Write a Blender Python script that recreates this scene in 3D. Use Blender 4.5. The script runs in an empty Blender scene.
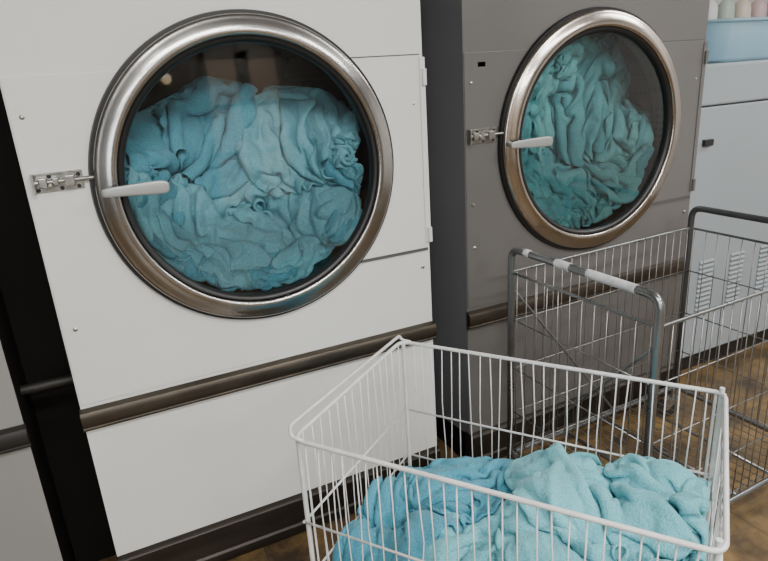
import bpy, math, random
import numpy as np
from mathutils import Vector, Matrix

# ------------------------------------------------------------------ helpers
COL = bpy.context.scene.collection

class MB:
    def __init__(self):
        self.v=[]; self.f=[]; self.m=[]; self.mi=0
    def add(self, vs, fs):
        o=len(self.v); self.v.extend([tuple(p) for p in vs])
        for f in fs:
            self.f.append(tuple(i+o for i in f)); self.m.append(self.mi)
    def box(self, lo, hi):
        x0,y0,z0=lo; x1,y1,z1=hi
        self.add([(x0,y0,z0),(x1,y0,z0),(x1,y1,z0),(x0,y1,z0),(x0,y0,z1),(x1,y0,z1),(x1,y1,z1),(x0,y1,z1)],
                 [(0,3,2,1),(4,5,6,7),(0,1,5,4),(1,2,6,5),(2,3,7,6),(3,0,4,7)])
    def tube(self, pts, r, seg=8, closed=False, cap=True):
        P=[Vector(p) for p in pts]; n=len(P)
        T=[]
        for i in range(n):
            if closed: t=P[(i+1)%n]-P[(i-1)%n]
            elif i==0: t=P[1]-P[0]
            elif i==n-1: t=P[-1]-P[-2]
            else: t=(P[i+1]-P[i]).normalized()+(P[i]-P[i-1]).normalized()
            T.append(t.normalized())
        up=Vector((0,0,1)) if abs(T[0].z)<0.9 else Vector((1,0,0))
        N=(up-T[0]*up.dot(T[0])).normalized()
        vs=[]
        for i in range(n):
            N=(N-T[i]*N.dot(T[i])).normalized()
            B=T[i].cross(N)
            rr=r[i] if isinstance(r,(list,tuple)) else r
            for k in range(seg):
                a=2*math.pi*k/seg
                vs.append(P[i]+N*(math.cos(a)*rr)+B*(math.sin(a)*rr))
        fs=[]
        m=n if closed else n-1
        for i in range(m):
            j=(i+1)%n
            for k in range(seg):
                l=(k+1)%seg
                fs.append((i*seg+k,i*seg+l,j*seg+l,j*seg+k))
        if cap and not closed:
            fs.append(tuple(reversed(range(seg)))); fs.append(tuple((n-1)*seg+k for k in range(seg)))
        self.add(vs,fs)
    def lathe(self, prof, c, axis='Y', n=96, closed=False):
        vs=[];fs=[]
        m=len(prof)
        for k in range(n):
            a=2*math.pi*k/n; ca,sa=math.cos(a),math.sin(a)
            for (r,h) in prof:
                if axis=='Y': vs.append((c[0]+r*ca,c[1]+h,c[2]+r*sa))
                elif axis=='X': vs.append((c[0]+h,c[1]+r*ca,c[2]+r*sa))
                else: vs.append((c[0]+r*ca,c[1]+r*sa,c[2]+h))
        mm=m if closed else m-1
        for k in range(n):
            l=(k+1)%n
            for i in range(mm):
                j=(i+1)%m
                fs.append((k*m+i,k*m+j,l*m+j,l*m+i))
        self.add(vs,fs)
    def plate_hole(self,x0,x1,z0,z1,cx,cz,r,y):
        A=[2*math.pi*k/96 for k in range(96)]
        for (x,z) in ((x0,z0),(x1,z0),(x1,z1),(x0,z1)):
            A.append(math.atan2(z-cz,x-cx)%(2*math.pi))
        A=sorted(A); n=len(A); vs=[];fs=[]
        for a in A:
            c,s=math.cos(a),math.sin(a)
            t=1e9
            if c>1e-9: t=min(t,(x1-cx)/c)
            if c<-1e-9: t=min(t,(x0-cx)/c)
            if s>1e-9: t=min(t,(z1-cz)/s)
            if s<-1e-9: t=min(t,(z0-cz)/s)
            vs.append((cx+r*c,y,cz+r*s)); vs.append((cx+t*c,y,cz+t*s))
        for i in range(n):
            j=(i+1)%n
            fs.append((2*i,2*j,2*j+1,2*i+1))
        self.add(vs,fs)
    def obj(self,name,mats,parent=None,smooth=False,bevel=0,label=None,autosm=True,subsurf=0):
        me=bpy.data.meshes.new(name)
        me.from_pydata(self.v,[],self.f); me.validate(); me.update()
        if not isinstance(mats,(list,tuple)): mats=[mats]
        for m in mats: me.materials.append(m)
        if len(mats)>1:
            for p,mi in zip(me.polygons,self.m): p.material_index=mi
        o=bpy.data.objects.new(name,me); COL.objects.link(o)
        import bmesh
        bm=bmesh.new(); bm.from_mesh(me); bmesh.ops.recalc_face_normals(bm,faces=bm.faces); bm.to_mesh(me); bm.free()
        if smooth:
            for p in me.polygons: p.use_smooth=True
            if autosm:
                try: me.set_sharp_from_angle(angle=math.radians(40))
                except Exception: pass
        if bevel>0:
            b=o.modifiers.new('b','BEVEL'); b.width=bevel; b.segments=3; b.limit_method='ANGLE'
        if subsurf:
            s=o.modifiers.new('s','SUBSURF'); s.levels=subsurf; s.render_levels=subsurf
        if parent is not None: o.parent=parent
        if label: o['label']=label
        return o

def empty(name,label,cat,loc=(0,0,0),rotz=0):
    e=bpy.data.objects.new(name,None); COL.objects.link(e)
    e.location=loc; e.rotation_euler=(0,0,rotz); e.empty_display_size=0.1
    e['label']=label; e['category']=cat
    return e

def rounded_path(pts,r,closed=False,n=6):
    P=[Vector(p) for p in pts]; out=[]; N=len(P)
    for i in range(N):
        if not closed and i in (0,N-1): out.append(P[i]); continue
        a=P[i-1];b=P[i];c=P[(i+1)%N]
        d1=(a-b).normalized(); d2=(c-b).normalized()
        p0=b+d1*r; p2=b+d2*r
        for k in range(n+1):
            t=k/n
            out.append(p0*(1-t)**2+b*2*t*(1-t)+p2*t*t)
    return out

# ------------------------------------------------------------------ materials
def newmat(name):
    m=bpy.data.materials.new(name); m.use_nodes=True
    nt=m.node_tree; b=nt.nodes['Principled BSDF']
    return m,nt,b
def N(nt,t,**k):
    n=nt.nodes.new(t)
    for a,v in k.items(): setattr(n,a,v)
    return n
def paint(name,c,rough=0.4,metal=0.0,var=0.08,scale=3.0,bump=0.02,c2=None,bscale=60,stretch=(1,1,1),spec=0.5,coat=0):
    m,nt,b=newmat(name)
    tc=N(nt,'ShaderNodeTexCoord'); mp=N(nt,'ShaderNodeMapping'); mp.inputs['Scale'].default_value=stretch
    nt.links.new(tc.outputs['Object'],mp.inputs['Vector'])
    nz=N(nt,'ShaderNodeTexNoise'); nz.inputs['Scale'].default_value=scale; nz.inputs['Detail'].default_value=6
    nt.links.new(mp.outputs[0],nz.inputs['Vector'])
    cr=N(nt,'ShaderNodeValToRGB')
    cr.color_ramp.elements[0].position=0.3; cr.color_ramp.elements[1].position=0.7
    if c2 is None: c2=tuple(max(0,x*(1-var)) for x in c)
    cr.color_ramp.elements[0].color=(*c2,1); cr.color_ramp.elements[1].color=(*c,1)
    nt.links.new(nz.outputs['Fac'],cr.inputs['Fac']); nt.links.new(cr.outputs[0],b.inputs['Base Color'])
    b.inputs['Metallic'].default_value=metal
    b.inputs['Specular IOR Level'].default_value=spec
    b.inputs['Coat Weight'].default_value=coat
    mr=N(nt,'ShaderNodeMapRange'); mr.inputs['To Min'].default_value=rough*0.8; mr.inputs['To Max'].default_value=min(1,rough*1.25)
    nt.links.new(nz.outputs['Fac'],mr.inputs['Value']); nt.links.new(mr.outputs[0],b.inputs['Roughness'])
    if bump>0:
        n2=N(nt,'ShaderNodeTexNoise'); n2.inputs['Scale'].default_value=bscale; n2.inputs['Detail'].default_value=3
        nt.links.new(mp.outputs[0],n2.inputs['Vector'])
        bp=N(nt,'ShaderNodeBump'); bp.inputs['Strength'].default_value=bump; bp.inputs['Distance'].default_value=0.01
        nt.links.new(n2.outputs['Fac'],bp.inputs['Height']); nt.links.new(bp.outputs[0],b.inputs['Normal'])
    return m

M_white=paint('white_enamel',(0.71,0.71,0.68),0.40,var=0.14,scale=1.3,bump=0.01)
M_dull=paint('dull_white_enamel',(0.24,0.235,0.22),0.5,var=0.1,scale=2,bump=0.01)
M_grey=paint('grey_enamel',(0.165,0.159,0.154),0.36,metal=0.25,var=0.24,scale=1.2,bump=0.01)
M_greyside=paint('dark_grey_side',(0.22,0.22,0.23),0.45,metal=0.2,var=0.15,scale=2)
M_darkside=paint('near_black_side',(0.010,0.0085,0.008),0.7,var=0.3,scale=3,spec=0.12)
M_seam=paint('grey_seam',(0.08,0.08,0.08),0.6,var=0.1)
M_rail=paint('bronze_rail',(0.105,0.088,0.070),0.38,metal=0.8,var=0.5,scale=5,bump=0.05,stretch=(1,6,6))
M_kick=paint('kick_plate',(0.042,0.034,0.027),0.42,metal=0.6,var=0.5,scale=4,bump=0.05,stretch=(1,4,4))
M_steel=paint('brushed_steel',(0.47,0.46,0.445),0.21,metal=1.0,var=0.3,scale=7,bump=0.012)
M_steelwarm=paint('warm_brushed_steel',(0.48,0.435,0.385),0.20,metal=1.0,var=0.25,scale=7,bump=0.012)
M_steel2=paint('latch_steel',(0.50,0.49,0.46),0.30,metal=0.95,var=0.4,scale=60,bump=0.02)
M_handle=paint('handle_alloy',(0.40,0.41,0.40),0.42,metal=0.45,var=0.1,scale=20)
M_rubber=paint('black_rubber',(0.008,0.008,0.008),0.4,var=0.2)
M_wirewhite=paint('white_coated_wire',(0.70,0.70,0.68),0.38,var=0.18,scale=25)
M_wirezinc=paint('zinc_wire',(0.30,0.29,0.275),0.35,metal=0.85,var=0.25,scale=14)
M_tubegrey=paint('grey_tube',(0.26,0.27,0.275),0.28,metal=0.85,var=0.25,scale=10)
M_tubedark=paint('dark_tube',(0.13,0.133,0.138),0.33,metal=0.7,var=0.25,scale=10)
M_sleeve=paint('worn_white_tape',(0.72,0.73,0.73),0.5,c2=(0.42,0.43,0.44),scale=30)
M_wheel=paint('caster_rubber',(0.04,0.04,0.04),0.6,var=0.2)
M_cab=paint('pale_blue_grey_enamel',(0.29,0.325,0.345),0.4,var=0.08,scale=1.5,bump=0.01)
M_slot=paint('louvre_shadow_grey',(0.20,0.225,0.24),0.6)
M_pipe=paint('dark_pipe',(0.03,0.027,0.024),0.5,metal=0.4,var=0.3)

m,nt,b=newmat('perforated_drum'); M_drum=m
tc=N(nt,'ShaderNodeTexCoord'); vo=N(nt,'ShaderNodeTexVoronoi'); vo.inputs['Scale'].default_value=38; vo.inputs['Randomness'].default_value=0.0
nt.links.new(tc.outputs['Object'],vo.inputs['Vector'])
cr=N(nt,'ShaderNodeValToRGB'); cr.color_ramp.elements[0].position=0.22; cr.color_ramp.elements[1].position=0.30
cr.color_ramp.elements[0].color=(0.004,0.003,0.003,1); cr.color_ramp.elements[1].color=(0.030,0.027,0.024,1)
nt.links.new(vo.outputs['Distance'],cr.inputs['Fac']); nt.links.new(cr.outputs[0],b.inputs['Base Color'])
b.inputs['Metallic'].default_value=0.7; b.inputs['Roughness'].default_value=0.4

m,nt,b=newmat('door_glass'); M_glass=m
nt.nodes.remove(b)
out=nt.nodes['Material Output']
tr=N(nt,'ShaderNodeBsdfTransparent'); tr.inputs[0].default_value=(0.98,0.985,0.985,1)
gl=N(nt,'ShaderNodeBsdfGlossy'); gl.inputs['Roughness'].default_value=0.035
fr=N(nt,'ShaderNodeFresnel'); fr.inputs['IOR'].default_value=1.65
mx=N(nt,'ShaderNodeMixShader')
nt.links.new(fr.outputs[0],mx.inputs[0]); nt.links.new(tr.outputs[0],mx.inputs[1]); nt.links.new(gl.outputs[0],mx.inputs[2])
nt.links.new(mx.outputs[0],out.inputs['Surface'])

m,nt,b=newmat('blue_plastic'); M_blueplastic=m
tc=N(nt,'ShaderNodeTexCoord'); nz=N(nt,'ShaderNodeTexNoise'); nz.inputs['Scale'].default_value=4
nt.links.new(tc.outputs['Object'],nz.inputs['Vector'])
cr=N(nt,'ShaderNodeValToRGB'); cr.color_ramp.elements[0].color=(0.40,0.61,0.74,1); cr.color_ramp.elements[1].color=(0.54,0.76,0.87,1)
nt.links.new(nz.outputs['Fac'],cr.inputs['Fac']); nt.links.new(cr.outputs[0],b.inputs['Base Color'])
b.inputs['Roughness'].default_value=0.3; b.inputs['Transmission Weight'].default_value=0.5; b.inputs['IOR'].default_value=1.2

def towelmat(name,c,c2):
    m,nt,b=newmat(name)
    tc=N(nt,'ShaderNodeTexCoord')
    nz=N(nt,'ShaderNodeTexNoise'); nz.inputs['Scale'].default_value=9; nz.inputs['Detail'].default_value=5
    nt.links.new(tc.outputs['Object'],nz.inputs['Vector'])
    cr=N(nt,'ShaderNodeValToRGB'); cr.color_ramp.elements[0].position=0.3; cr.color_ramp.elements[1].position=0.7
    cr.color_ramp.elements[0].color=(*c2,1); cr.color_ramp.elements[1].color=(*c,1)
    nt.links.new(nz.outputs['Fac'],cr.inputs['Fac'])
    n2=N(nt,'ShaderNodeTexNoise'); n2.inputs['Scale'].default_value=210; n2.inputs['Detail'].default_value=3
    nt.links.new(tc.outputs['Object'],n2.inputs['Vector'])
    mr=N(nt,'ShaderNodeMapRange'); mr.inputs['To Min'].default_value=0.56; mr.inputs['To Max'].default_value=1.28
    nt.links.new(n2.outputs['Fac'],mr.inputs['Value'])
    sp=N(nt,'ShaderNodeSeparateXYZ'); nt.links.new(tc.outputs['UV'],sp.inputs[0])
    a1=N(nt,'ShaderNodeMath',operation='SUBTRACT'); a1.inputs[1].default_value=0.5; nt.links.new(sp.outputs[0],a1.inputs[0])
    a2=N(nt,'ShaderNodeMath',operation='ABSOLUTE'); nt.links.new(a1.outputs[0],a2.inputs[0])
    a3=N(nt,'ShaderNodeMath',operation='COMPARE'); a3.inputs[1].default_value=0.445; a3.inputs[2].default_value=0.014; nt.links.new(a2.outputs[0],a3.inputs[0])
    mxh=N(nt,'ShaderNodeMix'); mxh.data_type='FLOAT'; nt.links.new(a3.outputs[0],mxh.inputs[0]); nt.links.new(mr.outputs[0],mxh.inputs[2]); mxh.inputs[3].default_value=0.72
    mxc=N(nt,'ShaderNodeMix'); mxc.data_type='RGBA'; mxc.blend_type='MULTIPLY'; mxc.inputs[0].default_value=1
    nt.links.new(cr.outputs[0],mxc.inputs[6]); nt.links.new(mxh.outputs[0],mxc.inputs[7])
    nt.links.new(mxc.outputs[2],b.inputs['Base Color'])
    b.inputs['Roughness'].default_value=0.95; b.inputs['Specular IOR Level'].default_value=0.1
    b.inputs['Sheen Weight'].default_value=0.2; b.inputs['Sheen Roughness'].default_value=0.5; b.inputs['Sheen Tint'].default_value=(0.8,0.97,1,1)
    bp=N(nt,'ShaderNodeBump'); bp.inputs['Strength'].default_value=0.9; bp.inputs['Distance'].default_value=0.005
    nt.links.new(n2.outputs['Fac'],bp.inputs['Height']); nt.links.new(bp.outputs[0],b.inputs['Normal'])
    return m
T_blue=towelmat('towel_blue',(0.14,0.435,0.54),(0.105,0.365,0.47))
T_aqua=towelmat('towel_aqua',(0.235,0.555,0.63),(0.185,0.485,0.565))
T_teal=towelmat('towel_teal',(0.205,0.565,0.575),(0.155,0.485,0.505))
T_teald=towelmat('towel_deep_teal',(0.15,0.47,0.50),(0.11,0.39,0.43))
T_cartblue=towelmat('towel_cart_blue',(0.09,0.36,0.475),(0.067,0.295,0.405))
T_cartaqua=towelmat('towel_cart_aqua',(0.195,0.54,0.60),(0.15,0.47,0.535))

# ------------------------------------------------------------------ cloth piles (position based dynamics, numpy)
def pile(specs,base0,extra=None,s=0.0108,iters=55,g=0.0010,seed=1,d=0.0108,lump=0.03):
    rng=np.random.RandomState(seed)
    LP=[(rng.uniform(0.16,0.34),rng.uniform(0,6.28),rng.uniform(0,6.28)) for _ in range(5)]
    def base(a,b):
        o=base0(a,b)
        for (wl,th,ph) in LP:
            o=o+lump*0.45*np.sin((a*math.cos(th)+b*math.sin(th))*2*math.pi/wl+ph)
        return o
    P=[];meta=[];off=0;TI=[];GI=[];GJ=[]
    for k,sp in enumerate(specs):
        w,h=sp['size']; nx=int(w/s)+1; ny=int(h/s)+1
        U,V=np.meshgrid((np.arange(nx)-(nx-1)/2)*s,(np.arange(ny)-(ny-1)/2)*s,indexing='ij')
        cu,cv=sp['comp']; rot=sp.get('rot',0)
        A=U*cu; B=V*cv
        def wn(sc,n=4):
            o=np.zeros_like(A)
            for i in range(n):
                wl=sc*rng.uniform(0.7,1.6); th=rng.uniform(0,math.pi*2); ph=rng.uniform(0,6.28)
                o+=np.sin((A*math.cos(th)+B*math.sin(th))*2*math.pi/wl+ph)
            return o/n**0.5
        hg=np.zeros_like(A); lam=sp.get('lam',0.07)
        su=math.sqrt(max(0,1/cu**2-1)); sv=math.sqrt(max(0,1/cv**2-1))
        msk=np.clip(0.65+0.55*wn(lam*2.6),0.12,1.35)
        ph=A/lam+0.55*wn(lam*5)+0.16*wn(lam*1.8)
        hg+=su*lam*0.20*(np.sin(2*math.pi*ph)+0.25*np.sin(4.3*math.pi*ph+wn(lam*3)))*msk
        msk2=np.clip(0.6+0.6*wn(lam*3),0.0,1.4)
        hg+=sv*lam*0.30*np.sin(2*math.pi*(B/(lam*1.6)+0.55*wn(lam*4)))*msk2
        hg+=rng.normal(0,0.0008,hg.shape)
        bw=sp.get('bow',1.2)
        A2=A+bw*B*B*0.8+lam*0.16*wn(lam*2.4); B2=B+lam*0.16*wn(lam*2.4)
        c,sn=math.cos(rot),math.sin(rot)
        a=sp['c'][0]+A2*c-B2*sn; b=sp['c'][1]+A2*sn+B2*c
        z=base(a,b)+sp['z']+hg+0.02
        P.append(np.stack([a,b,z],-1).reshape(-1,3)); meta.append((off,nx,ny)); off+=nx*ny
        I,J=np.meshgrid(np.arange(nx),np.arange(ny),indexing='ij')
        TI.append(np.full(nx*ny,k)); GI.append(I.ravel()); GJ.append(J.ravel())
    X=np.concatenate(P); TI=np.concatenate(TI);GI=np.concatenate(GI);GJ=np.concatenate(GJ)
    n=len(X); prev=X.copy()
    S=slice; al=S(None)
    def con(p,As,Bs,L,k,mode=0):
        PA=p[As];PB=p[Bs]; dd=PB-PA; l=np.sqrt((dd*dd).sum(-1,keepdims=True))+1e-9
        e=(l-L)/l
        if mode: e=np.minimum(e,0)
        e=np.maximum(e,-1.5)
        c=dd*(0.5*k*e); p[As]+=c; p[Bs]-=c
    def pr(step,ax):
        if ax==0: return (S(0,-step),al),(S(step,None),al)
        return (al,S(0,-step)),(al,S(step,None))
    offs=[(i,j,k) for i in (-1,0,1) for j in (-1,0,1) for k in (-1,0,1) if (i,j,k)>=(0,0,0)]
    allidx=np.arange(n)
    def collide():
        q=np.floor(X/d).astype(np.int64)+1000
        key=(q[:,0]*4096+q[:,1])*4096+q[:,2]
        od=np.argsort(key,kind='stable'); ks=key[od]
        II=[];JJ=[]
        for (i,j,k) in offs:
            tk=ks+((i*4096+j)*4096+k)
            if (i,j,k)==(0,0,0):
                st=allidx+1; en=np.searchsorted(ks,ks,side='right')
            else:
                st=np.searchsorted(ks,tk,side='left'); en=np.searchsorted(ks,tk,side='right')
            for m in range(5):
                ok=st+m<en
                if not ok.any(): break
                II.append(od[allidx[ok]]); JJ.append(od[(st+m)[ok]])
        I=np.concatenate(II);J=np.concatenate(JJ)
        near=(TI[I]==TI[J])&(np.abs(GI[I]-GI[J])+np.abs(GJ[I]-GJ[J])<=2)
        I=I[~near];J=J[~near]
        dd=X[J]-X[I]; l=np.sqrt((dd*dd).sum(-1))+1e-9
        m=l<d; I=I[m];J=J[m];dd=dd[m];l=l[m]
        cnt=np.bincount(I,minlength=n)+np.bincount(J,minlength=n); w=1/np.maximum(1,cnt*0.6)
        c=dd*((0.45*(l-d)/l)[:,None])
        dv=(X[J]-prev[J])-(X[I]-prev[I]); c=c+dv*0.15
        M=np.zeros_like(X)
        for ax in range(3):
            M[:,ax]=(np.bincount(I,c[:,ax],n)-np.bincount(J,c[:,ax],n))*w
        X[:]+=np.clip(M,-0.3*d,0.3*d)
    for it in range(iters):
        v=(X-prev)*0.8; v=np.clip(v,-0.004,0.004)
        hb=base(X[:,0],X[:,1]); ct=(X[:,2]<hb+0.004)
        v[ct,:2]*=0.3
        prev=X.copy(); X+=v; X[:,2]-=g
        views=[X[o:o+a*b].reshape(a,b,3) for (o,a,b) in meta]
        for sub in range(2):
            for p,sp in zip(views,specs):
                bend=sp.get('bend'); nx,ny=p.shape[:2]
                for ev in (0,1):
                    N0=(nx-ev)//2; con(p,(S(ev,ev+2*N0,2),al),(S(ev+1,ev+1+2*N0,2),al),s,0.9)
                    M0=(ny-ev)//2; con(p,(al,S(ev,ev+2*M0,2)),(al,S(ev+1,ev+1+2*M0,2)),s,0.9)
                con(p,(S(0,-1),S(0,-1)),(S(1,None),S(1,None)),s*1.414,0.15)
                con(p,(S(1,None),S(0,-1)),(S(0,-1),S(1,None)),s*1.414,0.15)
                for ax in (0,1):
                    con(p,*pr(2,ax),2*s*bend[0],bend[1],1)
                    con(p,*pr(4,ax),4*s*bend[2],bend[3],1)
                cf=sp.get('conf')
                if cf:
                    da=(p[...,0]-sp['c'][0])/cf[0]; db=(p[...,1]-sp['c'][1])/cf[1]
                    q=np.sqrt(da*da+db*db)+1e-9; k=1+(np.where(q>1,1/q,1.0)-1)*0.2
                    p[...,0]=sp['c'][0]+(p[...,0]-sp['c'][0])*k; p[...,1]=sp['c'][1]+(p[...,1]-sp['c'][1])*k
            collide()
            X[:,2]=np.maximum(X[:,2],base(X[:,0],X[:,1]))
            if extra is not None: extra(X)
            np.clip(X,prev-0.02,prev+0.02,out=X)
    out=[]
    for (o,a,b) in meta:
        p=X[o:o+a*b].reshape(a,b,3).copy(); q=p.copy()
        q[1:-1,1:-1]=0.6*p[1:-1,1:-1]+0.1*(p[2:,1:-1]+p[:-2,1:-1]+p[1:-1,2:]+p[1:-1,:-2])
        out.append(q)
    return out

def towel(name,p,fn,mat,label,thick=0.0075,cat='towel',group=None):
    nx,ny=p.shape[:2]
    W=fn(p.reshape(-1,3))
    idx=np.arange(nx*ny).reshape(nx,ny)
    F=np.stack([idx[:-1,:-1],idx[1:,:-1],idx[1:,1:],idx[:-1,1:]],-1).reshape(-1,4)
    c=W.mean(0); W=W-c
    me=bpy.data.meshes.new(name); me.from_pydata(W.tolist(),[],F.tolist()); me.update()
    uv=me.uv_layers.new(name='UVMap')
    I,J=np.meshgrid(np.arange(nx)/(nx-1),np.arange(ny)/(ny-1),indexing='ij')
    UV=np.stack([I.ravel(),J.ravel()],-1)[F.ravel()]
    uv.data.foreach_set('uv',UV.ravel())
    me.materials.append(mat)
    for q in me.polygons: q.use_smooth=True
    o=bpy.data.objects.new(name,me); COL.objects.link(o); o.location=c
    so=o.modifiers.new('so','SOLIDIFY'); so.thickness=thick; so.offset=0
    ss=o.modifiers.new('ss','SUBSURF'); ss.levels=1; ss.render_levels=1
    o['label']=label; o['category']=cat
    if group: o['group']=group
    return o

# ------------------------------------------------------------------ dryers
D=1.8
DEP=1.0
def dryer(x0,x1,cx,cz,frontmat,sidemat,label,hshift=0.0,top=2.05,tag=False,steel=None,railmat=None):
    steel=steel or M_steel; railmat=railmat or M_rail
    root=empty('tumble_dryer',label,'dryer',((x0+x1)/2,D+DEP/2,0))
    ox,oy=(x0+x1)/2,D+DEP/2
    def T(o):
        o.location=(-ox,-oy,0); return o
    R=0.382
    mb=MB(); mb.plate_hole(x0,x1,0.155,top,cx,cz,R,D)
    mb.mi=1
    y0,y1=D,D+DEP
    mb.add([(x0,y0,0.155),(x0,y1,0.03),(x0,y1,top),(x0,y0,top)],[(0,1,2,3)])
    mb.add([(x1,y0,0.155),(x1,y1,0.03),(x1,y1,top),(x1,y0,top)],[(0,3,2,1)])
    mb.add([(x0,y1,0.03),(x1,y1,0.03),(x1,y1,top),(x0,y1,top)],[(0,1,2,3)])
    mb.add([(x0,y0,top),(x1,y0,top),(x1,y1,top),(x0,y1,top)],[(0,1,2,3)])
    mb.add([(x0,y0,0.155),(x1,y0,0.155),(x1,y1,0.03),(x0,y1,0.03)],[(0,3,2,1)])
    T(mb.obj('body',[frontmat,sidemat],root))
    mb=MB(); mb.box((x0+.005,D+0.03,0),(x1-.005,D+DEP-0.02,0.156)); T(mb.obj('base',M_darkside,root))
    prof=[(D+0.03,0.004),(D-0.012,0.006),(D-0.020,0.02),(D-0.020,0.045),(D-0.014,0.052),(D-0.016,0.090),(D-0.020,0.118),(D-0.023,0.135),(D-0.022,0.150),(D-0.014,0.158),(D+0.0,0.161),(D+0.03,0.161)]
    mb=MB(); vs=[(x0-0.002,y,z) for y,z in prof]+[(x1+0.002,y,z) for y,z in prof]; n=len(prof)
    fs=[(i,i+1,n+i+1,n+i) for i in range(n-1)]+[tuple(range(n)),tuple(range(2*n-1,n-1,-1))]
    mb.add(vs,fs); T(mb.obj('kick_plate',M_kick,root,smooth=True))
    mb=MB()
    zc=0.652; hh=0.032
    prof=[(D+0.0,zc-hh-0.002),(D-0.010,zc-hh-0.001),(D-0.017,zc-hh+0.003),(D-0.018,zc-hh+0.009),(D-0.014,zc-hh+0.013)]
    for i in range(9):
        t=i/8; z=zc-hh+0.014+t*(2*hh-0.017)
        prof.append((D-0.016-0.009*math.sin(math.pi*min(1,t*0.93+0.02))**0.5,z))
    prof+=[(D-0.008,zc+hh+0.002),(D+0.0,zc+hh+0.004)]
    n=len(prof)
    vs=[(x0-0.004,y,z) for y,z in prof]+[(x1+0.004,y,z) for y,z in prof]
    fs=[(i,i+1,n+i+1,n+i) for i in range(n-1)]+[tuple(range(n)),tuple(range(2*n-1,n-1,-1))]
    mb.add(vs,fs); T(mb.obj('bumper_rail',railmat,root,smooth=True))
    def panel(side,zlo,zhi,xe,t=0.005,name='access_panel'):
        mb=MB(); rr=0.425; K=28; a=[];bq=[]
        for i in range(K+1):
            z=zlo+(zhi-zlo)*i/K
            w=math.sqrt(max(0,rr*rr-(z-cz)**2))
            a.append((cx+side*w,z)); bq.append((xe,z))
        vs=[(x,D-t,z) for x,z in a]+[(x,D-t,z) for x,z in bq]+[(x,D+0.001,z) for x,z in a]+[(x,D+0.001,z) for x,z in bq]
        n=K+1; fs=[]
        for i in range(K):
            fs+=[(i,i+1,n+i+1,n+i),(i+2*n,i+1+2*n,i+1,i),(n+i,n+i+1,3*n+i+1,3*n+i)]
        fs+=[(0,n,3*n,2*n),(n-1,2*n-1,4*n-1,3*n-1)]
        mb.add(vs,fs); T(mb.obj(name,frontmat,root,bevel=0.0015))
    panel(1,0.968,1.596,x1-0.012)
    panel(-1,0.70,1.596,x0+0.003,t=0.003)
    mb=MB(); mb.box((cx+0.29,D-0.005,0.958),(x1-0.008,D+0.001,0.9675)); mb.box((cx+0.29,D-0.002,1.5965),(x1-0.010,D+0.001,1.6000)); T(mb.obj('seam_gasket',M_seam,root))
    mb=MB(); mb.box((x1-0.016,D-0.009,0.985),(x1+0.004,D+0.002,1.59))
    T(mb.obj('hinge_leaf',frontmat,root,bevel=0.002))
    for z in (1.53,1.015):
        mb=MB(); mb.tube([(x1-0.002,D-0.012,z-0.025),(x1-0.002,D-0.012,z+0.025)],0.008,12); T(mb.obj('hinge_knuckle',frontmat,root,smooth=True))
    for (sx,sz) in ((x0+0.035,0.93),(x0+0.03,1.50),(x1-0.04,1.45),(x1-0.03,0.9)):
        mb=MB(); mb.lathe([(0.0001,-0.004),(0.004,-0.0038),(0.006,-0.002),(0.0065,0.002)],(sx,D-0.002,sz),n=14)
        T(mb.obj('screw',M_steel2,root,smooth=True))
    c=(cx,D,cz)
    mb=MB(); mb.lathe([(R,0.0),(R,0.07),(0.515,0.085),(0.525,0.10),(0.525,0.82),(0.51,0.84),(0.0001,0.84)],c,n=72)
    T(mb.obj('drum',M_drum,root,smooth=True))
    for k in range(4):
        mb=MB()
        a=math.radians(35+90*k)
        r0=0.52;r1=0.45
        ca,sa=math.cos(a),math.sin(a)
        tx,tz=-sa,ca
        vs=[]
        for yy in (D+0.11,D+0.8):
            for (r,t) in ((r0,-0.05),(r1,-0.012),(r1,0.012),(r0,0.05)):
                vs.append((cx+r*ca+t*tx,yy,cz+r*sa+t*tz))
        mb.add(vs,[(0,1,5,4),(1,2,6,5),(2,3,7,6),(0,3,2,1),(4,5,6,7)])
        T(mb.obj('lifter_rib',M_drum,root))
    door=bpy.data.objects.new('door',None); COL.objects.link(door); door.parent=root
    door.location=(cx-ox,D-oy,cz); door.empty_display_size=0.1
    c0=(0,0,0)
    mb=MB(); mb.lathe([(0.395,-0.001),(0.442,-0.001),(0.4475,-0.006),(0.4445,-0.017),(0.395,-0.017)],c0,n=128,closed=True)
    mb.obj('outer_seal',M_rubber,door,smooth=True)
    prof=[(0.374,-0.004),(0.430,-0.012),(0.4355,-0.016),(0.4365,-0.022),(0.4345,-0.028),(0.430,-0.0315),(0.4255,-0.0325),(0.418,-0.0355),(0.408,-0.0395),(0.398,-0.0425),(0.390,-0.0435),(0.384,-0.0420),(0.380,-0.0385),(0.3775,-0.032),(0.376,-0.02)]
    mb=MB(); mb.lathe(prof,c0,n=160,closed=True); mb.obj('door_ring',steel,door,smooth=True,autosm=False)
    prof=[(0.3765,-0.010),(0.3780,-0.033),(0.375,-0.0370),(0.3690,-0.036),(0.3630,-0.029),(0.3600,-0.020),(0.3615,-0.010)]
    mb=MB(); mb.lathe(prof,c0,n=128,closed=True); mb.obj('gasket',M_rubber,door,smooth=True)
    prof=[(0.0001,-0.030),(0.1,-0.0295),(0.2,-0.0275),(0.3,-0.0235),(0.368,-0.019)]
    mb=MB(); mb.lathe(prof,c0,n=96); mb.obj('door_glass',M_glass,door,smooth=True,autosm=False)
    hx=-0.425+hshift; hz=0.010
    pts=[(hx+0.0,-0.070,hz+0.0),(hx+0.012,-0.073,hz+0.0005),(hx+0.05,-0.076,hz+0.001),(hx+0.10,-0.080,hz+0.001),(hx+0.148,-0.085,hz+0.0),(hx+0.162,-0.086,hz),(hx+0.168,-0.086,hz)]
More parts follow.
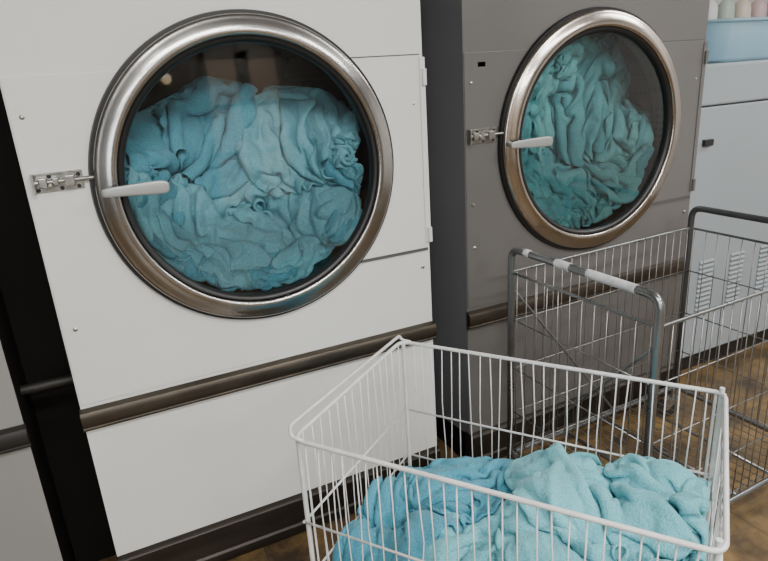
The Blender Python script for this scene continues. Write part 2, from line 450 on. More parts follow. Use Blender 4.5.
    ws=[0.009,0.0125,0.014,0.0165,0.019,0.016,0.008]
    mb=MB(); seg=16; vs=[];fs=[]
    for (px,py,pz),w in zip(pts,ws):
        for k in range(seg):
            a=2*math.pi*k/seg
            sq=lambda v: math.copysign(abs(v)**0.6,v)
            vs.append((px,py+0.0052*min(1,w/0.012)*sq(math.sin(a)),pz+w*sq(math.cos(a))))
    for i in range(len(pts)-1):
        for k in range(seg):
            l=(k+1)%seg
            fs.append((i*seg+k,i*seg+l,(i+1)*seg+l,(i+1)*seg+k))
    fs.append(tuple(range(seg))); fs.append(tuple((len(pts)-1)*seg+k for k in range(seg)))
    mb.add(vs,fs)
    mb.tube([(hx+0.016,-0.035,hz),(hx+0.016,-0.072,hz)],0.010,14)
    mb.obj('handle',M_handle,door,smooth=True,subsurf=1,autosm=False)
    lx=x0+0.018+hshift*0.6; lz=cz+0.047
    latch=bpy.data.objects.new('latch',None); COL.objects.link(latch); latch.parent=root; latch.location=(lx-ox,D-oy,lz); latch.empty_display_size=0.05
    mb=MB(); mb.box((0,-0.006,-0.026),(0.118,-0.002,0.024)); mb.box((0,-0.026,-0.026),(0.005,-0.002,0.024)); mb.box((0.005,-0.012,0.018),(0.118,-0.004,0.024))
    mb.obj('latch_plate',M_steel2,latch,bevel=0.001)
    for (xa,xb,zz,yy) in ((0.014,0.034,0.013,-0.026),(0.046,0.060,0.011,-0.024),(0.074,0.098,0.015,-0.029)):
        mb=MB(); mb.box((xa,yy,-zz),(xb,-0.005,zz)); mb.obj('bolt_guide',M_steel2,latch,bevel=0.003)
    mb=MB(); mb.tube([(0.002,-0.016,0.001),(0.150,-0.016,0.001),(0.165,-0.022,0.001)],0.0052,12)
    mb.tube([(0.040,-0.014,0.0),(0.040,-0.046,-0.010)],0.0045,10)
    mb.obj('bolt',M_steel2,latch,smooth=True)
    for (sx,sz) in ((0.010,-0.019),(0.040,0.014),(0.105,-0.018),(0.108,0.012),(0.065,-0.019)):
        mb=MB(); mb.lathe([(0.0001,-0.0045),(0.003,-0.004),(0.0052,0.0)],(sx,-0.006,sz),n=12); mb.obj('screw',M_pipe,latch,smooth=True)
    if tag:
        mb=MB(); mb.box((x0+0.055,D-0.003,1.548),(x0+0.088,D+0.0,1.566)); T(mb.obj('lock_plate',M_rubber,root,bevel=0.002))
        mb=MB(); mb.lathe([(0.0001,-0.006),(0.006,-0.005),(0.007,0)],(x0+0.03,D-0.002,1.09),n=14); T(mb.obj('screw',M_steel2,root,smooth=True))
    return root

WX0,WX1,WCX,WCZ=-0.148,1.019,0.446,1.290
GX0,GX1,GCX,GCZ=1.171,2.324,1.752,1.279
dryer(WX0,WX1,WCX,WCZ,M_white,M_greyside,'large white tumble dryer with round steel door full of towels')
dryer(GX0,GX1,GCX,GCZ,M_grey,M_greyside,'grey industrial tumble dryer with round steel door full of towels',hshift=-0.015,tag=True,steel=M_steelwarm)
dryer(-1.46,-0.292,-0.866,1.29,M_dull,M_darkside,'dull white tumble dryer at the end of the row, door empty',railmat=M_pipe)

mb=MB(); mb.tube([(-0.292,1.90,0.745),(-0.148,1.90,0.745)],0.015,12)
o=mb.obj('tie_bar',M_pipe,smooth=True); o['label']='dark metal bar tying two neighbouring dryers together'; o['category']='bar'
mb=MB(); mb.box((-0.2915,2.02,0.0),(-0.1485,2.035,2.05))  # black sheet added so the gap reads as deep shade
o=mb.obj('gap_shade_panel',M_darkside,bevel=0.001); o['label']='added black sheet standing in for shade between the dryers'; o['category']='panel'

# ------------------------------------------------------------------ towels in dryers
def dryer_fn(cx,cz):
    def fn(W): return np.stack([cx+W[:,0],D-W[:,2],cz+W[:,1]],-1)
    return fn
def drum_lim(X):
    y=-X[:,2]
    lim=np.where(y<0.080,0.371,np.minimum(0.495,0.371+(y-0.080)*4))
    r=np.sqrt(X[:,0]**2+X[:,1]**2)+1e-9
    k=np.where(r>lim,lim/r,1.0)
    X[:,0]*=k; X[:,1]*=k
    r=np.minimum(r,lim)
    X[:,2]=np.minimum(X[:,2],0.018-0.009*(r/0.36)**2)
def white_base(a,b):
    r=np.sqrt(a*a+b*b)
    e=np.clip((r-0.20)/0.14,0,1)*np.clip((0.16-b)/0.08,0,1)
    return -0.25-0.15*np.clip((b+0.20)/0.45,0,1)**1.5+0.22*e
def white_extra(X):
    cr=np.interp(X[:,0],[-0.5,-0.36,-0.2,-0.05,0.12,0.28,0.38,0.5],[0.11,0.155,0.21,0.285,0.245,0.23,0.21,0.13])
    ex=X[:,1]-cr; X[:,1]-=np.where(ex>0,ex*0.6,0)
    drum_lim(X)
STIFF=(0.97,0.35,0.85,0.28)
def sp(size,c,z,rot,comp,lam,conf,bow=1.2,bend=STIFF):
    return dict(size=size,c=c,z=z,rot=rot,comp=comp,lam=lam,conf=conf,bow=bow,bend=bend)
SOFT=(0.95,0.28,0.75,0.22)
WS=[
 (sp((0.80,0.6),(-0.22,-0.15),0.00,0.3,(0.6,0.85),0.14,(0.32,0.28)),T_blue),
 (sp((0.80,0.6),(0.24,-0.15),0.00,1.4,(0.6,0.85),0.14,(0.34,0.28)),T_aqua),
 (sp((0.80,0.6),(-0.20,0.06),0.02,2.2,(0.55,0.8),0.13,(0.32,0.22)),T_blue),
 (sp((0.80,0.6),(0.26,0.05),0.03,0.7,(0.55,0.8),0.13,(0.30,0.24)),T_aqua),
 (sp((0.80,0.45),(0.0,-0.31),0.04,1.57,(0.85,0.55),0.12,(0.34,0.12),0.0,SOFT),T_blue),
 (sp((0.75,0.42),(-0.30,-0.15),0.04,0.6,(0.5,0.85),0.12,(0.18,0.20),0.6,SOFT),T_aqua),
 (sp((0.75,0.45),(0.31,-0.12),0.04,2.7,(0.5,0.85),0.12,(0.18,0.22),0.6,SOFT),T_blue),
 (sp((0.85,0.55),(-0.26,0.06),0.10,1.75,(0.36,0.92),0.15,(0.24,0.17),1.5),T_blue),
 (sp((0.80,0.55),(0.29,0.05),0.10,0.5,(0.42,0.85),0.13,(0.20,0.22),1.4),T_aqua),
 (sp((0.85,0.50),(-0.15,-0.20),0.14,0.9,(0.42,0.9),0.14,(0.24,0.20),1.4),T_aqua),
 (sp((0.85,0.50),(0.18,-0.20),0.15,2.2,(0.45,0.85),0.13,(0.25,0.20),1.2,SOFT),T_aqua),
 (sp((0.90,0.48),(-0.03,0.10),0.20,-0.75,(0.34,0.95),0.16,(0.20,0.22),-1.2),T_blue),
 (sp((0.70,0.45),(0.18,0.05),0.24,0.35,(0.42,0.88),0.13,(0.17,0.18),1.4,SOFT),T_aqua),
]
R_=pile([w[0] for w in WS],white_base,white_extra,seed=21,lump=0.04,s=0.0116,d=0.0116)
for p,(s_,mt) in zip(R_,WS):
    towel('towel',p,dryer_fn(WCX,WCZ),mt,'crumpled blue terry towel behind the white dryer\'s glass',group='towels in the white dryer')

def grey_base(a,b):
    r=np.sqrt(a*a+b*b)
    e=np.clip((r-0.20)/0.14,0,1)*np.clip(np.where(a>0,(0.06-b)/0.10,1.0),0,1)
    return -0.21-0.03*np.clip((b+0.1)/0.4,0,1)**1.5+0.16*e
def grey_extra(X):
    cr=np.interp(X[:,1],[-0.5,-0.2,0.0,0.10,0.2,0.30,0.38,0.5],[0.50,0.50,0.47,0.40,0.375,0.33,0.27,0.16])
    ex=X[:,0]-cr; X[:,0]-=np.where(ex>0,ex*0.6,0)
    ex=X[:,1]-0.36; X[:,1]-=np.where(ex>0,ex*0.6,0)
    drum_lim(X)
GS=[
 (sp((0.80,0.6),(-0.16,0.17),0.0,0.1,(0.55,0.85),0.13,(0.28,0.28)),T_teal),
 (sp((0.80,0.6),(-0.16,-0.17),0.0,0.5,(0.55,0.85),0.13,(0.28,0.26)),T_teal),
 (sp((0.80,0.6),(0.26,-0.17),0.02,1.7,(0.55,0.85),0.13,(0.30,0.24)),T_teald),
 (sp((0.85,0.65),(0.20,0.16),0.04,-0.1,(0.5,0.9),0.14,(0.26,0.30)),T_teald),
 (sp((0.80,0.45),(0.02,-0.31),0.04,1.57,(0.85,0.55),0.12,(0.34,0.12),0.0,SOFT),T_teald),
 (sp((0.75,0.45),(0.31,-0.10),0.03,0.3,(0.5,0.85),0.13,(0.17,0.22),0.6),T_teal),
 (sp((0.75,0.42),(-0.30,-0.12),0.05,0.1,(0.45,0.9),0.13,(0.16,0.24),0.6),T_teal),
 (sp((0.85,0.55),(-0.24,0.10),0.10,0.12,(0.38,0.95),0.14,(0.19,0.30),1.0),T_teald),
 (sp((0.90,0.60),(0.22,0.12),0.12,-0.12,(0.38,0.95),0.14,(0.20,0.30),-0.8),T_teal),
 (sp((0.80,0.50),(0.20,-0.22),0.12,1.0,(0.5,0.9),0.13,(0.24,0.18),1.0),T_teal),
 (sp((0.80,0.50),(-0.12,-0.24),0.15,0.5,(0.5,0.85),0.12,(0.26,0.18),1.0,SOFT),T_teald),
 (sp((0.95,0.45),(-0.08,0.11),0.21,0.05,(0.30,0.97),0.14,(0.14,0.32),0.6),T_teal),
 (sp((0.85,0.48),(0.10,0.09),0.24,-0.12,(0.34,0.95),0.13,(0.14,0.29),0.6),T_teald),
]
R_=pile([w[0] for w in GS],grey_base,grey_extra,seed=9,iters=50,s=0.0122,d=0.0122,lump=0.015)
for p,(s_,mt) in zip(R_,GS):
    towel('towel',p,dryer_fn(GCX,GCZ),mt,'crumpled teal terry towel behind the grey dryer\'s glass',group='towels in the grey dryer')

# ------------------------------------------------------------------ casters
def caster(parent,x,y,ztop,r=0.045,rot=0.4):
    e=bpy.data.objects.new('caster',None); COL.objects.link(e); e.parent=parent; e.location=(x,y,0); e.rotation_euler=(0,0,rot); e.empty_display_size=0.04
    mb=MB(); mb.box((-0.018,-0.022,2*r+0.006),(0.018,0.022,2*r+0.012))
    for s in (-1,1):
        mb.add([(s*0.016,-0.02,2*r+0.008),(s*0.016,0.02,2*r+0.008),(s*0.016,0.032,r-0.008),(s*0.016,0.012,r-0.008),
                (s*0.019,-0.02,2*r+0.008),(s*0.019,0.02,2*r+0.008),(s*0.019,0.032,r-0.008),(s*0.019,0.012,r-0.008)],
               [(0,1,2,3),(4,7,6,5),(0,4,5,1),(1,5,6,2),(2,6,7,3),(3,7,4,0)])
    mb.tube([(0,0,2*r+0.008),(0,0,ztop)],0.008,12)
    mb.obj('fork',M_steel2,e)
    mb=MB(); mb.lathe([(0.004,-0.013),(r*0.6,-0.013),(r*0.92,-0.012),(r,-0.006),(r,0.006),(r*0.92,0.012),(r*0.6,0.013),(0.004,0.013)],(0,0.02,r),axis='X',n=28,closed=True)
    mb.obj('wheel',M_wheel,e,smooth=True)

# ------------------------------------------------------------------ white wire cart
ANG=math.atan2(-0.808,0.589); L=0.895; W=0.585; ZR=0.75; ZB=0.19
CC=(0.820-0.589*0.008-0.808*0.006,1.045+0.808*0.008-0.589*0.006)
cart=empty('laundry_cart','white wire laundry cart heaped with blue towels','laundry cart',(CC[0],CC[1],0),ANG)
hl,hw=L/2,W/2
def rect(z,ins=0): return [(-hl+ins,-hw+ins,z),(hl-ins,-hw+ins,z),(hl-ins,hw-ins,z),(-hl+ins,hw-ins,z)]
rp=rounded_path(rect(ZR),0.036,True,n=8)
rp=[p+Vector((0.0015*math.sin(p.y*17),0.0025*math.sin(p.x*9+1),0.0025*math.sin(p.x*11+p.y*7))) for p in rp]
mb=MB(); mb.tube(rp,0.0056,12,closed=True)
mb.obj('rim',M_wirewhite,cart,smooth=True,autosm=False)
er=rounded_path([(-hl+0.035,-hw-0.001,ZR+0.002),(-hl-0.002,-hw-0.001,ZR+0.006),(-hl-0.004,-hw+0.004,ZR+0.032),(-hl-0.004,hw-0.004,ZR+0.020),(-hl-0.002,hw,ZR+0.004),(-hl+0.03,hw,ZR+0.002)],0.012,False,n=6)
mb=MB(); mb.tube(er,0.0045,12)
mb.obj('end_rail',M_wirewhite,cart,smooth=True,autosm=False)
mb=MB(); mb.tube(rounded_path(rect(ZB-0.01),0.02,True),0.006,10,closed=True)
for t in (-0.2,0.2): mb.tube([(t,-hw,ZB-0.012),(t,hw,ZB-0.012)],0.006,8)
mb.obj('base_frame',M_wirewhite,cart,smooth=True,autosm=False)
rnd=random.Random(4)
def wire_panel(parent,a,bb,z0,z1,nv,hz,rw,rh,mat,name='wire_side',ins=0.0,wob=0.0025,inset=0.0):
    a=Vector((*a,0));bb=Vector((*bb,0)); mb=MB()
    d=(bb-a); nrm=Vector((-d.y,d.x,0)).normalized()*ins
    for i in range(nv+1):
        t=inset+(1-2*inset)*(i+0.5)/(nv+1)
        p=a+d*t+nrm
        sh=Vector((rnd.uniform(-wob,wob),rnd.uniform(-wob,wob),0))
        w=[Vector((rnd.uniform(-wob,wob),rnd.uniform(-wob,wob),0)) for _ in range(3)]
        pts=[p+Vector((0,0,z0)),p+w[0]+Vector((0,0,z0+(z1-z0)*.33)),p+w[1]+Vector((0,0,z0+(z1-z0)*.66)),p+sh*0.6+Vector((0,0,z1))]
        mb.tube(pts,rw,6)
    for z in hz:
        mb.tube([a+nrm*2+Vector((0,0,z)),bb+nrm*2+Vector((0,0,z))],rh,8)
    return mb.obj(name,mat,parent,smooth=True,autosm=False)
C=[(-hl,-hw),(hl,-hw),(hl,hw),(-hl,hw)]
i_=0.004
wire_panel(cart,(-hl,-hw+i_),(hl,-hw+i_),ZB,ZR,26,[0.51,0.34],0.00175,0.0032,M_wirewhite,wob=0.007,inset=0.025)
wire_panel(cart,(hl,hw-i_),(-hl,hw-i_),ZB,ZR,26,[0.51,0.34],0.00175,0.0032,M_wirewhite,wob=0.007,inset=0.025)
wire_panel(cart,(-hl+i_,hw),(-hl+i_,-hw),ZB,ZR,13,[0.51,0.34],0.00175,0.0032,M_wirewhite,wob=0.004,inset=0.03)
wire_panel(cart,(hl-i_,-hw),(hl-i_,hw),ZB,ZR,13,[0.725,0.51,0.34],0.00175,0.0032,M_wirewhite,wob=0.004,inset=0.03)
mb=MB()
for i in range(24):
    x=-hl+L*(i+0.5)/24; mb.tube([(x,-hw,ZB),(x,hw,ZB)],0.0021,6)
for i in range(8):
    y=-hw+W*(i+0.5)/8; mb.tube([(-hl,y,ZB-0.003),(hl,y,ZB-0.003)],0.0028,6)
mb.obj('wire_base',M_wirewhite,cart,smooth=True,autosm=False)
for (x,y) in C:
    sx=1 if x>0 else -1; sy=1 if y>0 else -1
    mb=MB(); mb.tube([(x-sx*0.010,y-sy*0.010,0.13),(x-sx*0.010,y-sy*0.010,ZR+(0.018 if (sx>0) else -0.004))],0.0062,10)
    if sx>0 and sy>0:
        mb.tube([(x-0.004,y-0.026,0.19),(x-0.004,y-0.024,ZR+0.010)],0.0035,8)
        mb.tube([(x-0.024,y-0.004,0.19),(x-0.022,y-0.004,ZR+0.006)],0.0035,8)
    mb.obj('corner_post',M_wirewhite,cart,smooth=True)
    caster(cart,x-sx*0.03,y-sy*0.03,ZB,rot=0.5*sx+0.3*sy)

ca,sa=math.cos(ANG),math.sin(ANG)
def cart_fn(Wp):
    return np.stack([CC[0]+Wp[:,0]*ca-Wp[:,1]*sa, CC[1]+Wp[:,0]*sa+Wp[:,1]*ca, Wp[:,2]],-1)
def cart_extra(X):
    X[:,0]=np.clip(X[:,0],-hl+0.016,hl-0.016)
    X[:,1]=np.clip(X[:,1],-hw+0.016,hw-0.016)
    X[:,2]=np.maximum(X[:,2],ZB+0.012)
def cart_base(a,b):
    t=np.clip((a+0.42)/0.62,0,1); t=t*t*(3-2*t)
    top=0.375+0.165*t
    edge=np.clip((np.abs(b)-0.12)/0.17,0,1)**2*0.12
    edge2=np.clip((np.abs(a)-0.32)/0.12,0,1)**2*0.03
    return top-edge-edge2
CSOFT=(0.94,0.25,0.70,0.18)
CS=[
 (sp((0.80,0.6),(-0.25,-0.13),0.0,0.4,(0.5,0.8),0.09,(0.24,0.22),1,CSOFT),T_cartblue),
 (sp((0.80,0.6),(-0.24,0.13),0.0,1.4,(0.5,0.8),0.09,(0.24,0.22),1,CSOFT),T_cartblue),
 (sp((0.80,0.6),(0.20,-0.14),0.0,0.6,(0.55,0.8),0.11,(0.26,0.22)),T_cartaqua),
 (sp((0.80,0.6),(0.22,0.13),0.0,1.8,(0.55,0.8),0.11,(0.26,0.22)),T_cartaqua),
 (sp((0.80,0.6),(0.0,-0.12),0.08,2.3,(0.45,0.8),0.08,(0.23,0.22),1.2,CSOFT),T_cartaqua),
 (sp((0.80,0.55),(-0.28,-0.04),0.09,0.9,(0.42,0.8),0.08,(0.20,0.24),1.4,CSOFT),T_cartblue),
 (sp((0.80,0.55),(-0.12,0.10),0.12,2.2,(0.42,0.8),0.08,(0.20,0.20),1.4,CSOFT),T_cartblue),
 (sp((0.85,0.6),(0.24,-0.10),0.13,1.2,(0.45,0.85),0.10,(0.24,0.22),1.2,CSOFT),T_cartaqua),
 (sp((0.95,0.65),(0.22,0.09),0.20,0.5,(0.45,0.85),0.15,(0.28,0.24),1.2,(0.95,0.28,0.80,0.24)),T_cartaqua),
]
R_=pile([w[0] for w in CS],cart_base,cart_extra,seed=12,lump=0.03)
for p,(s_,mt) in zip(R_,CS):
    nm='deep blue' if mt is T_cartblue else 'pale aqua'
    towel('towel',p,cart_fn,mt,'crumpled %s terry towel piled in the white wire cart'%nm,group='towels in the wire cart')

# ------------------------------------------------------------------ grey tubular wire cart
cart2=empty('wire_trolley','tall grey wire trolley with tubular end frames, empty','laundry cart',(1.74,1.36,0),math.radians(2.0))
XA,XB=-0.478,0.455; YA,YB=-0.303,0.300; ZT=0.955
def endframe(x,mat):
    pts=rounded_path([(x,YA,0.10),(x,YA,ZT),(x,YB,ZT),(x,YB,0.10)],0.045,n=8)
    mb=MB(); mb.tube(pts,0.0125,14); mb.obj('end_frame',mat,cart2,smooth=True,autosm=False)
endframe(XA,M_tubegrey); endframe(XB,M_tubedark)
Yat=lambda t: YB+(YA-YB)*t
for (a,b_) in ((0.12,0.16),(0.36,0.46),(0.58,0.87)):
    mb=MB(); mb.tube([(XA,Yat(a),ZT),(XA,Yat(b_),ZT)],0.0138,14); mb.obj('grip_tape',M_sleeve,cart2,smooth=True)
mb=MB(); mb.tube(rounded_path([(XA,YA,0.135),(XB,YA,0.135),(XB,YB,0.135),(XA,YB,0.135)],0.02,True),0.0095,12,closed=True)
for t in (-0.2,0.0,0.2): mb.tube([(t,YA,0.135),(t,YB,0.135)],0.006,8)
mb.obj('base_frame',M_tubegrey,cart2,smooth=True,autosm=False)
hz=[0.32,0.50,0.69]
for (a,b_,nv) in (((XA,YA),(XB,YA),21),((XB,YB),(XA,YB),21),((XA,YB),(XA,YA),11),((XB,YA),(XB,YB),11)):
    wire_panel(cart2,a,b_,0.15,0.868,nv,[0.155]+hz,0.0018,0.0024,M_wirezinc,ins=0.004,wob=0.002)
mb=MB(); mb.tube(rounded_path([(XA,YA,0.87),(XB,YA,0.87),(XB,YB,0.87),(XA,YB,0.87)],0.015,True),0.005,10,closed=True)
mb.obj('rim',M_tubegrey,cart2,smooth=True,autosm=False)
mb=MB()
for i in range(22):
    x=XA+(XB-XA)*(i+0.5)/22; mb.tube([(x,YA,0.148),(x,YB,0.148)],0.0018,6)
mb.obj('wire_base',M_wirezinc,cart2,smooth=True)
for pts in ([(XA+0.01,YB-0.01,0.80),(XB-0.4,YB-0.012,0.16)],[(XA+0.012,YB-0.02,0.17),(XA+0.012,YA+0.02,0.80)]):
    mb=MB(); mb.tube(pts,0.0048,8); mb.obj('brace',M_tubegrey,cart2,smooth=True)
for x in (XA+0.02,XB-0.02):
    for y in (YA+0.01,YB-0.01): caster(cart2,x,y,0.135,r=0.04,rot=0.2+x)

# ------------------------------------------------------------------ pale cabinet washer
cab=empty('washing_machine','pale blue-grey steel washing machine with louvred lower panel','washing machine',(2.95,2.3,0),0)
cx0,cx1,cy0,cy1=-0.52,0.50,-0.40,0.40
mb=MB(); mb.box((cx0,cy0,0.09),(cx1,cy1,1.32)); mb.obj('body',M_cab,cab,bevel=0.008)
mb=MB(); mb.box((cx0-0.003,cy0-0.006,1.325),(cx1+0.003,cy1,1.50)); mb.obj('control_panel',M_cab,cab,bevel=0.01)
mb=MB(); mb.box((cx0+0.03,cy0+0.03,0),(cx1-0.03,cy1-0.02,0.092)); mb.obj('plinth',M_pipe,cab)
for cxx in (-0.335,-0.11,0.115):
    mb=MB()
    for i in range(11):
        z=0.335+i*0.0245
        x0_,x1_=cxx-0.05,cxx+0.05
        mb.add([(x0_,cy0-0.001,z),(x1_,cy0-0.001,z),(x1_,cy0-0.008,z+0.006),(x0_,cy0-0.008,z+0.006),(x0_,cy0-0.001,z+0.016),(x1_,cy0-0.001,z+0.016)],
               [(0,1,2,3),(3,2,5,4),(0,3,4),(1,5,2)])
    mb.obj('louvre_vent',M_cab,cab)
    mb=MB()
    for i in range(11):
        z=0.335+i*0.0245
        mb.box((cxx-0.05,cy0-0.0025,z-0.004),(cxx+0.05,cy0+0.001,z+0.0005))
    mb.obj('vent_slot',M_slot,cab)
mb=MB(); mb.box((-0.455,cy0-0.016,1.150),(-0.395,cy0+0.001,1.180)); mb.obj('door_catch',M_rubber,cab,bevel=0.004)

tub=empty('plastic_tub','translucent light blue plastic tub on the washing machine','plastic tub',(2.98,2.22,1.502),0.06)
def rr(w,h,r,z,n=6):
    P=[]
    for (sx,sy,a0) in ((1,1,0),(-1,1,90),(-1,-1,180),(1,-1,270)):
        for i in range(n+1):
            a=math.radians(a0+90*i/n); P.append((sx*(w-r)+r*math.cos(a),sy*(h-r)+r*math.sin(a),z))
    return P
loops=[rr(0.36,0.22,0.07,0.0),rr(0.372,0.232,0.075,0.012),rr(0.405,0.262,0.08,0.168),rr(0.425,0.280,0.085,0.171),rr(0.428,0.283,0.085,0.181),rr(0.40,0.258,0.08,0.181),rr(0.364,0.226,0.07,0.016),rr(0.34,0.2,0.06,0.012)]
mb=MB(); k=len(loops[0]); vs=[q for l in loops for q in l]
fs=[(i*k+j,i*k+(j+1)%k,(i+1)*k+(j+1)%k,(i+1)*k+j) for i in range(len(loops)-1) for j in range(k)]
fs+=[tuple(reversed(range(k))),tuple((len(loops)-1)*k+j for j in range(k))]
mb.add(vs,fs); mb.obj('shell',M_blueplastic,tub,smooth=True)

shelf=empty('wall_shelf','white wall shelf carrying detergent bottles','shelf',(4.1,3.0,1.66),0)
mb=MB(); mb.box((-0.55,-0.12,0.0),(0.55,0.099,0.02)); mb.obj('board',M_wirewhite,shelf,bevel=0.003)
for x in (-0.4,0.4):
    mb=MB(); mb.box((x-0.01,0.08,-0.16),(x+0.01,0.099,0.0)); mb.box((x-0.01,-0.08,-0.015),(x+0.01,0.099,0.0)); mb.obj('bracket',M_tubegrey,shelf)
cols=[('pink',(0.60,0.40,0.41)),('white',(0.70,0.70,0.69)),('green',(0.45,0.54,0.47)),('cream',(0.66,0.60,0.50)),('pink',(0.62,0.46,0.47)),('blue',(0.38,0.48,0.60))]
for i,(cn,cc) in enumerate(cols):
    mt=paint('bottle_'+cn,cc,0.35,var=0.05)
    e=empty('detergent_bottle','%s plastic detergent bottle on the wall shelf'%cn,'bottle',(3.68+i*0.165,2.98,1.68),0)
    e['group']='detergent bottles on the wall shelf'
    mb=MB(); mb.lathe([(0.0001,0.0),(0.050,0.0),(0.055,0.008),(0.055,0.13),(0.048,0.16),(0.025,0.185),(0.020,0.20)],(0,0,0),axis='Z',n=28); mb.obj('bottle_body',mt,e,smooth=True)
    mb=MB(); mb.lathe([(0.024,0.196),(0.024,0.232),(0.020,0.238),(0.0001,0.238)],(0,0,0),axis='Z',n=20); mb.obj('cap',M_wirewhite,e,smooth=True)

# ------------------------------------------------------------------ room
def structure(o): o['kind']='structure'; return o
M_wall=paint('wall_paint',(0.66,0.64,0.62),0.8,var=0.08,scale=1)
M_wallf=paint('brown_wall_paint',(0.14,0.128,0.112),0.7,var=0.4,scale=1.3)
M_ceil=paint('ceiling_paint',(0.44,0.44,0.43),0.9,var=0.05)
m,nt,b=newmat('floor_tiles'); M_floor=m
tc=N(nt,'ShaderNodeTexCoord')
nz=N(nt,'ShaderNodeTexNoise'); nz.inputs['Scale'].default_value=4.5; nz.inputs['Detail'].default_value=10; nz.inputs['Roughness'].default_value=0.68
nt.links.new(tc.outputs['Object'],nz.inputs['Vector'])
cr=N(nt,'ShaderNodeValToRGB'); cr.color_ramp.elements[0].position=0.38; cr.color_ramp.elements[1].position=0.68
cr.color_ramp.elements[0].color=(0.045,0.031,0.019,1); cr.color_ramp.elements[1].color=(0.25,0.158,0.062,1)
nt.links.new(nz.outputs['Fac'],cr.inputs['Fac'])
bk=N(nt,'ShaderNodeTexBrick'); bk.inputs['Scale'].default_value=3.3; bk.offset=0.0; bk.inputs['Brick Width'].default_value=1.0; bk.inputs['Row Height'].default_value=1.0
bk.inputs['Mortar Size'].default_value=0.006; bk.inputs['Mortar'].default_value=(0.04,0.027,0.018,1)
nt.links.new(tc.outputs['Object'],bk.inputs['Vector'])
nt.links.new(cr.outputs[0],bk.inputs['Color1']); nt.links.new(cr.outputs[0],bk.inputs['Color2'])
nt.links.new(bk.outputs['Color'],b.inputs['Base Color'])
b.inputs['Roughness'].default_value=0.35
X0,X1,Y0,Y1,ZC=-3.0,4.8,-3.2,3.1,2.95
mb=MB(); mb.box((X0,Y0,-0.05),(X1,Y1,0)); structure(mb.obj('floor',M_floor))
mb=MB(); mb.box((X0,Y0,ZC),(X1,Y1,ZC+0.05)); structure(mb.obj('ceiling',M_ceil))
mb=MB(); mb.box((X0,Y1,0),(X1,Y1+0.05,ZC)); structure(mb.obj('wall_back',M_wall))
mb=MB(); mb.box((X0,Y0-0.05,0),(X1,Y0,ZC)); structure(mb.obj('wall_front',M_wallf))
mb=MB(); mb.box((X0-0.05,Y0,0),(X0,Y1,ZC)); structure(mb.obj('wall_left',M_wallf))
mb=MB(); mb.box((X1,Y0,0),(X1+0.05,Y1,ZC)); structure(mb.obj('wall_right',M_wall))
m,nt,b=newmat('fill_light_glow'); M_fill=m
b.inputs['Emission Color'].default_value=(0.90,0.95,1,1); b.inputs['Emission Strength'].default_value=5.0
mb=MB(); mb.mi=0; mb.box((-2.7,Y0+0.001,0.9),(-0.9,Y0+0.02,2.4)); mb.mi=1  # glowing panes behind the camera, added as soft frontal fill light
for x in (-2.76,-1.83,-0.9): mb.box((x,Y0+0.001,0.84),(x+0.06,Y0+0.05,2.46))
for z in (0.84,2.40): mb.box((-2.76,Y0+0.001,z),(-0.84,Y0+0.05,z+0.06))
structure(mb.obj('added_fill_window_1',[M_fill,M_pipe]))
m,nt,b=newmat('warm_lit_glass'); M_warm=m
b.inputs['Base Color'].default_value=(0.12,0.08,0.05,1)
b.inputs['Emission Color'].default_value=(1.0,0.82,0.66,1); b.inputs['Emission Strength'].default_value=0.7
mb=MB(); mb.mi=0; mb.box((1.10,Y0+0.001,0.2),(1.55,Y0+0.02,2.35)); mb.box((1.75,Y0+0.001,0.2),(2.2,Y0+0.02,2.35)); mb.mi=1
for x in (1.02,1.55,2.2): mb.box((x,Y0+0.001,0.0),(x+(0.2 if x==1.55 else 0.08),Y0+0.05,2.45))
mb.box((1.02,Y0+0.001,2.35),(2.28,Y0+0.05,2.45)); mb.box((1.02,Y0+0.001,0.0),(2.28,Y0+0.05,0.2))
for z in (0.9,1.6): mb.box((1.08,Y0+0.001,z),(2.22,Y0+0.04,z+0.05))
structure(mb.obj('door_1',[M_warm,M_wallf]))
m,nt,b=newmat('warm_globe'); b.inputs['Emission Color'].default_value=(1.0,0.74,0.38,1); b.inputs['Emission Strength'].default_value=4; M_globe=m
wl=empty('wall_lamp','warm glowing globe wall lamp on the brown wall','wall lamp',(0.5,Y0,2.1),0)
mb=MB(); mb.lathe([(0.0001,0.0),(0.05,0.0),(0.05,0.015),(0.015,0.02),(0.015,0.06)],(0,0,0),n=24); mb.obj('mount',M_pipe,wl,smooth=True)
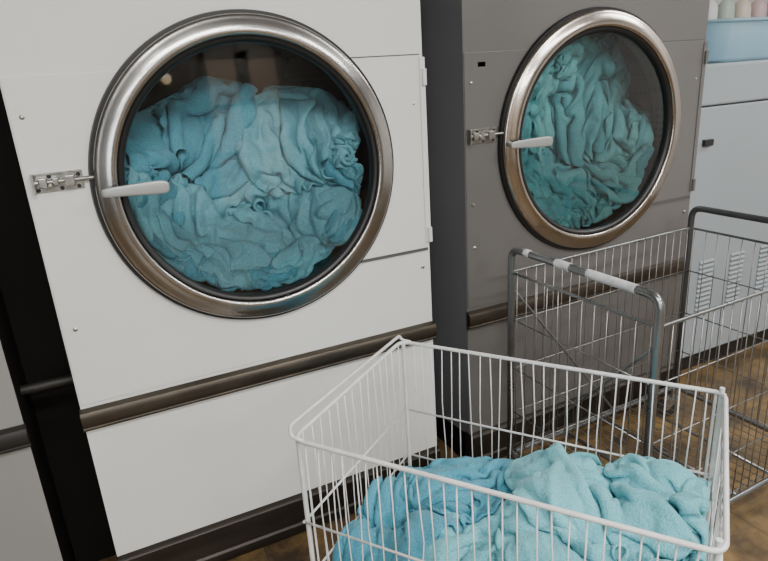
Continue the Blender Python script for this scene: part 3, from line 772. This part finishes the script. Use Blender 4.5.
mb=MB(); mb.lathe([(max(0.0001,0.07*math.sin(math.pi*i/12)),0.06+0.07-0.07*math.cos(math.pi*i/12)) for i in range(13)],(0,0,0),n=28); mb.obj('lamp_shade',M_globe,wl,smooth=True)

# ------------------------------------------------------------------ lights
m,nt,b=newmat('lamp_diffuser'); M_em=m
b.inputs['Emission Color'].default_value=(1,0.99,0.97,1); b.inputs['Emission Strength'].default_value=7
b.inputs['Base Color'].default_value=(0.9,0.9,0.9,1)
def fixture(x,y,power,rot=0,col=(1.0,0.99,0.97)):
    e=empty('ceiling_lamp','long white fluorescent ceiling lamp','ceiling lamp',(x,y,ZC),rot)
    mb=MB(); mb.box((-0.72,-0.14,-0.07),(0.72,0.14,0)); mb.obj('housing',M_ceil,e,bevel=0.01)
    mb=MB(); mb.box((-0.69,-0.12,-0.085),(0.69,0.12,-0.069)); mb.obj('diffuser',M_em,e,bevel=0.004)
    l=bpy.data.lights.new('lamp_light','AREA'); l.shape='RECTANGLE'; l.size=1.4; l.size_y=0.3; l.energy=power; l.color=col
    o=bpy.data.objects.new('lamp_light',l); COL.objects.link(o); o.parent=e; o.location=(0,0,-0.10)
for (x,y,pw) in ((0.3,-0.4,68),(2.6,-0.4,50),(-1.0,-2.3,66),(1.6,-2.3,112),(3.9,0.9,44)):
    fixture(x,y,pw)
w=bpy.data.worlds.new('world'); bpy.context.scene.world=w; w.use_nodes=True
w.node_tree.nodes['Background'].inputs[0].default_value=(0.8,0.85,0.9,1)
w.node_tree.nodes['Background'].inputs[1].default_value=0.3

# ------------------------------------------------------------------ camera
cam=bpy.data.cameras.new('cam'); cam.sensor_width=36; cam.lens=36*614/768; cam.clip_start=0.02
co=bpy.data.objects.new('camera',cam); COL.objects.link(co)
Xc=Vector((0.8963,0.1925,-0.3994)); Yc=Vector((-0.4391,0.2627,-0.8592))
Xc.normalize(); Yc=(Yc-Xc*Yc.dot(Xc)).normalized(); Zc=Xc.cross(Yc)
Rm=Matrix((Xc,Yc,Zc))
co.matrix_world=Matrix.Translation((0,0,1.55))@Rm.to_4x4()
bpy.context.scene.camera=co
